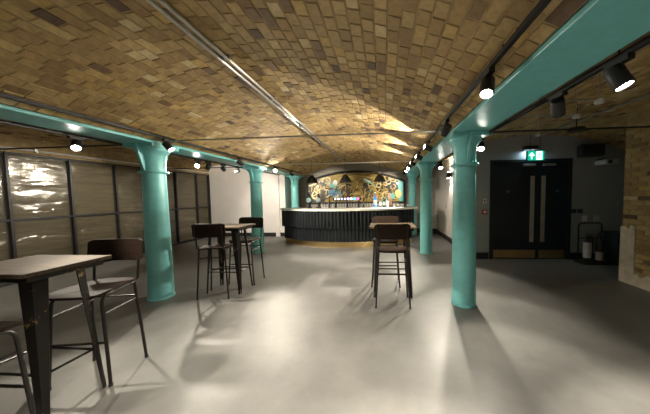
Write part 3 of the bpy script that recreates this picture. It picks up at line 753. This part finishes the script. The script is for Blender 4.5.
# ------------------------------------------------------------------ pendants over the bar
for x, lb in ((-2.21, 'black dome pendant over the bar end with the hand pumps'), (-1.15, 'black dome pendant over the lit tap badges'), (-.10, 'black dome pendant over the blue bottle')):
    t = thing('pendant_lamp', lb, 'lamp', (x, 7.2, 1.90), 0, 'dome pendants over the bar')
    bm = BM(); lathe(bm, [(.185, 0), (.185, .012), (.165, .06), (.12, .145), (.075, .20), (.045, .225), (.045, .24), (.04, .24), (.04, .22), (.07, .192), (.115, .138), (.158, .055), (.178, .0)], 32)
    obj('shade', bm, 'pendant_black', t, smooth=True)
    bm = BM(); lathe(bm, [(.172, .01), (.156, .052), (.112, .134), (.066, .186), (.03, .205), (.02, .205)], 32); me_ = mesh_of(bm, True); obj('shade_lining', me_, 'pendant_inner', t)
    bm = BM(); lathe(bm, [(.025, .235), (.032, .25), (.03, .30), (.012, .315)], 16); obj('lamp_holder', bm, 'galvanised', t, smooth=True)
    bm = BM(); lathe(bm, [(.005, .085), (.028, .10), (.034, .125), (.026, .155), (.014, .18), (.014, .2)], 14); obj('bulb', bm, 'bulb', t, smooth=True)
    zc = vz(x, cm)-1.90
    bm = BM(); tube(bm, [(0, 0, .31), (0, 0, zc-.01)], .006, 6); obj('cord', bm, 'plastic_black', t)
    bm = BM(); lathe(bm, [(.05, zc-.035), (.05, zc-.005)], 16); obj('ceiling_rose', bm, 'galvanised', t, smooth=True)
    ld = bpy.data.lights.new('pendant_light', 'POINT'); ld.energy = 26; ld.color = (1, .82, .58); ld.shadow_soft_size = .035
    lo_ = bpy.data.objects.new('pendant_light', ld); COL.objects.link(lo_); lo_.parent = t; lo_.location = (0, 0, .06)

# ------------------------------------------------------------------ conduits on the vaults
def conduit(x, c, y0, y1, pair, boxes, label, r=.014, drop=.035):
    z = vz(x, c)-drop
    t = thing('conduit_run', label, 'conduit', (x, 0, z))
    for s in ((-.035, .035) if pair else (0,)):
        bm = BM(); tube(bm, [(s, y0, 0), (s, y1, 0)], r, 8); obj('pipe', bm, 'galvanised', t, smooth=True)
    for y in np.arange(y0+.35, y1, .9): bxo('saddle_clip', (-.06 if pair else -.035, .06 if pair else .035, y-.015, y+.015, -.004, .03), 'galvanised', t)
    for y in boxes:
        bm = BM(); lathe(bm, [(.062, -.03), (.062, .03)], 20, c=(0, y, 0)); obj('junction_box', bm, 'galvanised', t, smooth=True)
conduit(-1.40, cm, -1.0, 8.9, True, (4.05, 6.9), 'twin galvanised conduit along the crown of the brick vault over the bar')
conduit(3.42, cr_, 0, YDOOR-.02, False, (), 'single conduit along the vault over the double doors', r=.013)

# ------------------------------------------------------------------ lighting tracks and spotlights
def track(x, z, y0, y1, label, zt):
    t = thing('lighting_track', label, 'track', (x, 0, z))
    bxo('rail', (-.014, .014, y0, y1, 0, .030), 'black_metal', t)
    for y in np.arange(y0+.2, y1, 1.25):
        bm = BM(); tube(bm, [(0, y, .03), (0, y, zt-z)], .005, 6); obj('hanger', bm, 'black_metal', t)
TR = (.72, 2.325); TRB = (1.36, 2.255); TL = (-3.02, 2.325); TLB = (-3.70, 2.255)
track(*TR, -1.2, 8.6, 'black lighting track along the vault edge above the small table and two stools', vz(.72, cm)+.0)
track(*TRB, -1.2, 8.4, 'black lighting track along the beam on the double door side', vz(1.36, cr_)+.0)
track(*TL, -1.2, 8.6, 'black lighting track along the vault edge by the partition columns', vz(-3.02, cm)+.0)
track(*TLB, -1.2, 8.2, 'black lighting track along the beam facing the plastic-covered partition', vz(-3.70, cl_)+.0)
LBL = {'R': ('black cylinder spotlight on the track over the small table and stools', 'spotlights over the central tables'),
       'RB': ('black cylinder spotlight on the beam track on the double door side', 'spotlights on the door side'),
       'L': ('black cylinder spotlight on the vault track by the partition columns', 'spotlights along the partition columns'),
       'LB': ('black cylinder spotlight on the beam track facing the plastic-covered partition', 'spotlights facing the partition')}
bm = BM(); box(bm, -.02, .02, -.07, .07, -.03, 0); ADP = mesh_of(bm)
bm = BM(); tube(bm, [(0, 0, -.028), (0, 0, -.085)], .009, 8); STEM = mesh_of(bm)
bm = BM(); lathe(bm, [(.042, -.06), (.046, -.055), (.046, .066), (.043, .07), (.039, .07), (.037, .06), (.001, .058)], 20); BODY = mesh_of(bm, True)
bm = BM(); lathe(bm, [(.0365, .0605), (.0365, .064)], 20); LENS = mesh_of(bm)
bm = BM(); lathe(bm, [(.0365, .0605), (.0365, .064)], 20); LENS0 = mesh_of(bm)
bm = BM(); lathe(bm, [(.0365, .0605), (.0365, .064)], 20); LENSS = mesh_of(bm)
for me_, mm in ((ADP, 'black_metal'), (STEM, 'black_metal'), (BODY, 'plastic_black'), (LENS, 'lens_on'), (LENS0, 'lens_off'), (LENSS, 'lens_star')): me_.materials.append(M[mm])
TRK = {'R': TR, 'RB': TRB, 'L': TL, 'LB': TLB}
def spot(tr, y, target, watts, size=55, blend=.5, lens=None, lab=''):
    x, z = TRK[tr]; gr = LBL[tr][1]; lb = 'black track spotlight '+lab
    t = thing('track_spotlight', lb, 'spotlight', (x, y, z), 0, gr)
    def part_(n, me_): o = bpy.data.objects.new(n, me_); COL.objects.link(o); o.parent = t; return o
    part_('track_adapter', ADP); part_('stem', STEM)
    head = Vector((0, 0, -.095)); d = (Vector(target)-(Vector((x, y, z))+head)).normalized()
    q = d.to_track_quat('Z', 'Y')
    b = part_('lamp_head', BODY); b.location = head; b.rotation_mode = 'QUATERNION'; b.rotation_quaternion = q
    l = bpy.data.objects.new('lens', lens or (LENS if watts else LENS0)); COL.objects.link(l); l.parent = b
    if watts:
        ld = bpy.data.lights.new('spot_beam', 'SPOT'); ld.energy = watts*POWER; ld.color = WARM
        ld.spot_size = math.radians(size); ld.spot_blend = blend; ld.shadow_soft_size = .035
        lo = bpy.data.objects.new('spot_beam', ld); COL.objects.link(lo); lo.parent = t
        lo.location = head+d*.09; lo.rotation_mode = 'QUATERNION'; lo.rotation_quaternion = d.to_track_quat('-Z', 'Y')
# track over the central tables
spot('R', -.6, (-1.0, .8, 0), 130, lab='at the near end of the table track, over open floor')
spot('R', .7, (-.6, 1.6, 0), 150, lab='aimed at the open floor beside the worn-legged table')
spot('R', 1.71, (.15, .7, 0), 130, lab='first lit one on the table track in front of the doors column')
spot('R', 2.77, (-.3, 4.6, 0), 210, lab='dark-backed, fixed next to the capital of the doors column')
spot('R', 3.81, (-1.2, 3.50, 2.86), 90, 64, .08, lab='first of the three washing the brick vault')
spot('R', 4.77, (-1.2, 4.55, 2.86), 90, 64, .08, lab='middle of the three washing the brick vault')
spot('R', 5.73, (-1.2, 5.55, 2.86), 90, 64, .08, lab='last of the three washing the brick vault')
spot('R', 6.5, (-2.2, 3.5, .2), 260, 60, lab='aimed back at the table by the pale wall')
spot('R', 7.1, (-.6, 5.8, .0), 170, 75, lab='lighting the front of the bar')
spot('R', 7.9, (.1, 9.3, 1.7), 70, 60, lab='aimed at the gold curls of the mural')
# door-side track
spot('RB', -.5, (2.4, .3, 0), 130, lab='at the near end of the door-side track')
spot('RB', 1.50, (2.0, .8, 0), 170, 70, lab='lit, hanging over the floor beside the brick pier')
spot('RB', 1.97, (2.6, 3.4, .3), 0, lab='unlit, tilted towards the double doors')
spot('RB', 3.41, (.9, 1.6, .0), 80, lab='lit, right beside the capital of the doors column')
spot('RB', 4.55, (1.2, 3.2, .8), 90, lab='lighting the back of the doors column')
spot('RB', 5.7, (1.25, 4.4, .6), 90, lab='beside the capital of the corridor column')
# partition-column track
spot('L', -.2, (-1.2, .9, 0), 120, lab='at the near end of the track over the partition columns')
spot('L', 1.3, (-.5, 2.4, 0), 110, lab='over the stool at the worn-legged table')
spot('L', 3.13, (-1.0, 3.2, 0), 140, lab='beside the capital of the partition column')
spot('L', 4.8, (-1.3, 6.4, .6), 200, 75, lab='dark-backed, aimed at the floor before the bar')
spot('L', 6.43, (-.35, 1.0, 1.2), 150, 60, .5, LENSS, lab='glaring lit, next to the column by the pale wall')
spot('L', 7.6, (-2.2, 9.3, 1.7), 70, 60, lab='aimed at the lettered end of the mural')
# partition-side track
spot('LB', 1.0, (-6.3, 2.6, .9), 90, 70, lab='out over the near end of the partition')
spot('LB', 2.6, (-1.9, 1.0, 0), 95, 60, lab='lit, ahead of the partition column, facing the worn-legged table')
spot('LB', 5.75, (-6.6, 4.4, 1.0), 95, 60, lab='turned towards the plastic sheeting')
spot('LB', 4.47, (-1.9, 1.4, .2), 100, lab='bright, just behind the partition column')
spot('LB', 4.76, (-5.5, 5.4, 0), 0, lab='unlit, behind the partition column')
spot('LB', 5.22, (-5.0, 8.5, 1.2), 150, 80, lab='aimed at the pale wall')
spot('LB', 6.6, (-3.9, 8.5, 1.2), 45, 80, lab='washing the pale wall beside its column')

# slender arms with round sensors on the door-side vault
for (y, x1, wh) in ((2.2, 1.92, 'beside the unlit spotlight'), (2.62, 2.05, 'midway between the other two'), (3.4, 2.15, 'behind the doors column')):
    t = thing('sensor_arm', 'thin grey arm with small round sensor below the vault '+wh, 'sensor', (1.36, y, 2.31), 0, 'sensor arms on the door side')
    bm = BM(); tube(bm, [(0, 0, 0), (x1-1.36, .08, 0)], .009, 6); obj('arm', bm, 'galvanised', t, smooth=True)
    bm = BM(); lathe(bm, [(.03, -.03), (.035, -.02), (.03, .012)], 14, c=(x1-1.36, .08, 0)); obj('sensor_head', bm, 'pale_grey', t, smooth=True)
    bm = BM(); tube(bm, [(x1-1.36, .08, .01), (x1-1.36, .08, vz(x1, cr_)-2.31)], .005, 6); obj('drop_rod', bm, 'galvanised', t)
t = thing('cable_tray', 'galvanised cable tray along the beam on the door side', 'cable tray', (1.49, 0, 2.335))
bxo('tray_bed', (-.04, .04, .2, 5.3, 0, .006), 'galvanised', t)
for s in (-1, 1): bxo('tray_lip', (s*.04-.003, s*.04+.003, .2, 5.3, 0, .03), 'galvanised', t)
t = thing('ceiling_speaker', 'flat black disc fitting below the vault near the exit sign', 'speaker', (2.88, 3.78, 2.40))
bm = BM(); lathe(bm, [(.10, 0), (.11, .02), (.10, .05)], 20); obj('disc', bm, 'plastic_black', t, smooth=True)
bm = BM(); tube(bm, [(0, 0, .05), (0, 0, vz(2.88, cr_)-2.40)], .008, 6); obj('stem', bm, 'black_metal', t)

# ------------------------------------------------------------------ furniture
def make_stool():
    t = thing('bar_stool', 'x', 'stool')
    W0, W1, D0, D1 = .226, .175, .165, .145
    # seat: shaped plywood, dished
    bm = BM(); n = 10; top = []; 
    def outline(u):      # u in 0..1 around: rounded trapezoid via superellipse
        a = 2*PI*u; c, s = math.cos(a), math.sin(a)
        x = math.copysign(abs(c)**.42, c)*.205; y = math.copysign(abs(s)**.42, s)*.195
        return x*(1+.10*y/.195), y
    K = 32; rings = []
    for f in (1, .8, .5, .2):
        ring = []
        for k in range(K):
            x, y = outline(k/K); x *= f; y *= f
            z = .765-.012*(1-f)*2*(1 if f < 1 else 0)+(-.022*max(0, (y-.10)/.095)**2)
            ring.append(bm.verts.new((x, y, z)))
        rings.append(ring)
    low = [bm.verts.new((v.co.x*.985, v.co.y*.985, v.co.z-.020)) for v in rings[0]]
    for a, b in zip(rings, rings[1:]):
        for k in range(K): bm.faces.new((a[k], a[(k+1) % K], b[(k+1) % K], b[k]))
    bm.faces.new(rings[-1])
    for k in range(K): bm.faces.new((rings[0][k], low[k], low[(k+1) % K], rings[0][(k+1) % K]))
    bm.faces.new(low[::-1]); obj('seat', bm, 'seat_wood', t, smooth=True)
    # backrest
    bm = BM(); n = 12; w, z0, z1, th = .232, .925, 1.125, .014
    def by(x): return -.222+.030*(x/w)**2
    F_, B_ = [], []
    for i in range(n+1):
        x = -w+2*w*i/n; r = .02 if i in (0, n) else 0
        F_.append((bm.verts.new((x, by(x)+th, z0+r)), bm.verts.new((x, by(x)-.006+th, (z0+z1)/2)), bm.verts.new((x, by(x)-.016+th, z1-r))))
        B_.append((bm.verts.new((x, by(x), z0+r)), bm.verts.new((x, by(x)-.006, (z0+z1)/2)), bm.verts.new((x, by(x)-.016, z1-r))))
    for i in range(n):
        for k in (0, 1):
            bm.faces.new((F_[i][k], F_[i+1][k], F_[i+1][k+1], F_[i][k+1])); bm.faces.new((B_[i][k], B_[i][k+1], B_[i+1][k+1], B_[i+1][k]))
        bm.faces.new((F_[i][2], F_[i+1][2], B_[i+1][2], B_[i][2])); bm.faces.new((F_[i][0], B_[i][0], B_[i+1][0], F_[i+1][0]))
    for i in (0, n):
        for k in (0, 1): bm.faces.new((F_[i][k], F_[i][k+1], B_[i][k+1], B_[i][k]))
    obj('backrest', bm, 'seat_wood', t, smooth=True)
    for s in (-1, 1):
        # front leg turning back under the seat
        bm = BM(); tube(bm, rounded([(s*W0, D0+.005, 0), (s*(W1+.005), D1, .728), (s*W1, -.14, .738)], .07, 5), .0115, 8); fl = obj('leg', bm, 'black_tube', t, smooth=True)
        bm = BM(); tube(bm, [(s*W0, -D0-.005, 0), (s*(W1+.008), -D1, .735)], .0115, 8); rl = obj('leg', bm, 'black_tube', t, smooth=True)
        bm = BM(); tube(bm, rounded([(s*(W1+.006), -.10, .735), (s*(W1+.010), -.178, .745), (s*(W1+.018), -.212, 1.09)], .04, 4), .010, 8); obj('back_upright', bm, 'black_tube', t, smooth=True)
        f = .58/.73; x = s*(W0+(W1-W0)*f)
        bm = BM(); tube(bm, [(x, D0+(D1-D0)*f, .58), (x, -D0-(D1-D0)*f, .585)], .008, 8); obj('side_rail', bm, 'black_tube', t, smooth=True)
        for yy, lg in ((D0+.005, fl), (-D0-.005, rl)):
            bm = BM(); lathe(bm, [(.0145, 0), (.0145, .02)], 10, c=(s*W0, yy, 0)); obj('foot_cap', bm, 'plastic_black', lg)
    f = .35/.73; x = W0+(W1-W0)*f; y = D0+(D1-D0)*f
    bm = BM(); tube(bm, [(-x, y, .35), (x, y, .35)], .0095, 8); obj('footrest', bm, 'black_tube', t, smooth=True)
    f = .61/.73; x = W0+(W1-W0)*f; y = -(D0+(D1-D0)*f)
    bm = BM(); tube(bm, [(-x, y, .61), (x, y, .61)], .008, 8); obj('rear_rail', bm, 'black_tube', t, smooth=True)
    return t
st0 = make_stool()
stools = [((-2.45, 1.775), PI+.16, 'brown wooden bar stool tucked at the worn-legged table near the partition'),
          ((-2.41, 1.06), .03, 'bar stool on the open side of the worn-legged table, opposite the other stool'),
          ((-2.54, 3.37), .12, 'bar stool with its back to the floor space at the table beside the pale wall'),
          ((-2.43, 3.93), PI, 'bar stool facing out between its table and the teal column by the pale wall'),
          ((.115, 3.215), .0, 'bar stool seen from behind at the table in front of the bar'),
          ((.03, 3.92), PI, 'bar stool between its table and the bar front')]
for i, (p, rz, lb) in enumerate(stools):
    o = st0 if i == 0 else copy_tree(st0)
    o.location = (p[0], p[1], 0); o.rotation_euler = (0, 0, rz); o['label'] = lb; o['group'] = 'bar stools'
def make_table():
    t = thing('high_table', 'x', 'table')
    bxo('tabletop', (-.335, .335, -.238, .238, 1.022, 1.05), 'table_wood', t, bevel=.005)
    bm = BM()
    for y in (-.20, .18): box(bm, -.30, .30, y, y+.02, .985, 1.022)
    for x in (-.30, .28): box(bm, x, x+.02, -.18, .18, .985, 1.022)
    obj('apron', bm, 'worn_metal', t)
    for s in (-1, 1):
        for u in (-1, 1):
            tx, ty, fx, fy = s*.20, u*.115, s*.265, u*.162
            bm = BM(); o2 = math.sqrt(.5); nx, ny_ = s*o2, u*o2; tx_, ty_ = -u*o2, s*o2
            def V_(cx_, cy_, z, w, a=-1, b=1, dp=.22, th=.006):   # shallow V plate section from a to b across its width
                P_ = [(a, 0 if abs(a) > .5 else 1), ((a+b)/2, 1-abs((a+b)/2)), (b, 0 if abs(b) > .5 else 1)]
                o_ = [(cx_+tx_*w/2*q+nx*dp*w*k, cy_+ty_*w/2*q+ny_*dp*w*k, z) for q, k in P_]
                return o_+[(x-nx*th, y-ny_*th, z) for x, y, _ in o_[::-1]]
            hexa(bm, V_(tx, ty, 1.022, .125), V_(fx, fy, .10, .055))
            for a, b in ((-1, -.16), (.16, 1)): hexa(bm, V_(fx, fy, .10, .055, a, b), V_(fx+s*.006, fy+u*.006, 0, .050, a, b))
            obj('leg', bm, 'worn_metal', t)
    for u in (-1, 1):
        bm = BM(); tube(bm, [(-.248, u*.136, .33), (.248, u*.136, .33)], .009, 8); obj('stretcher', bm, 'black_tube', t, smooth=True)
        bm = BM(); tube(bm, [(u*.242, -.136, .33), (u*.242, .136, .33)], .009, 8); obj('stretcher', bm, 'black_tube', t, smooth=True)
    return t
tb0 = make_table()
tables = [((-2.515, 1.465), 'high wooden table with worn black metal legs near the partition'),
          ((-2.49, 3.56), 'high table with two stools in front of the pale wall'),
          ((.13, 3.535), 'high table with two stools in front of the bar')]
for i, (p, lb) in enumerate(tables):
    o = tb0 if i == 0 else copy_tree(tb0)
    o.location = (p[0], p[1], 0); o['label'] = lb; o['group'] = 'high tables'
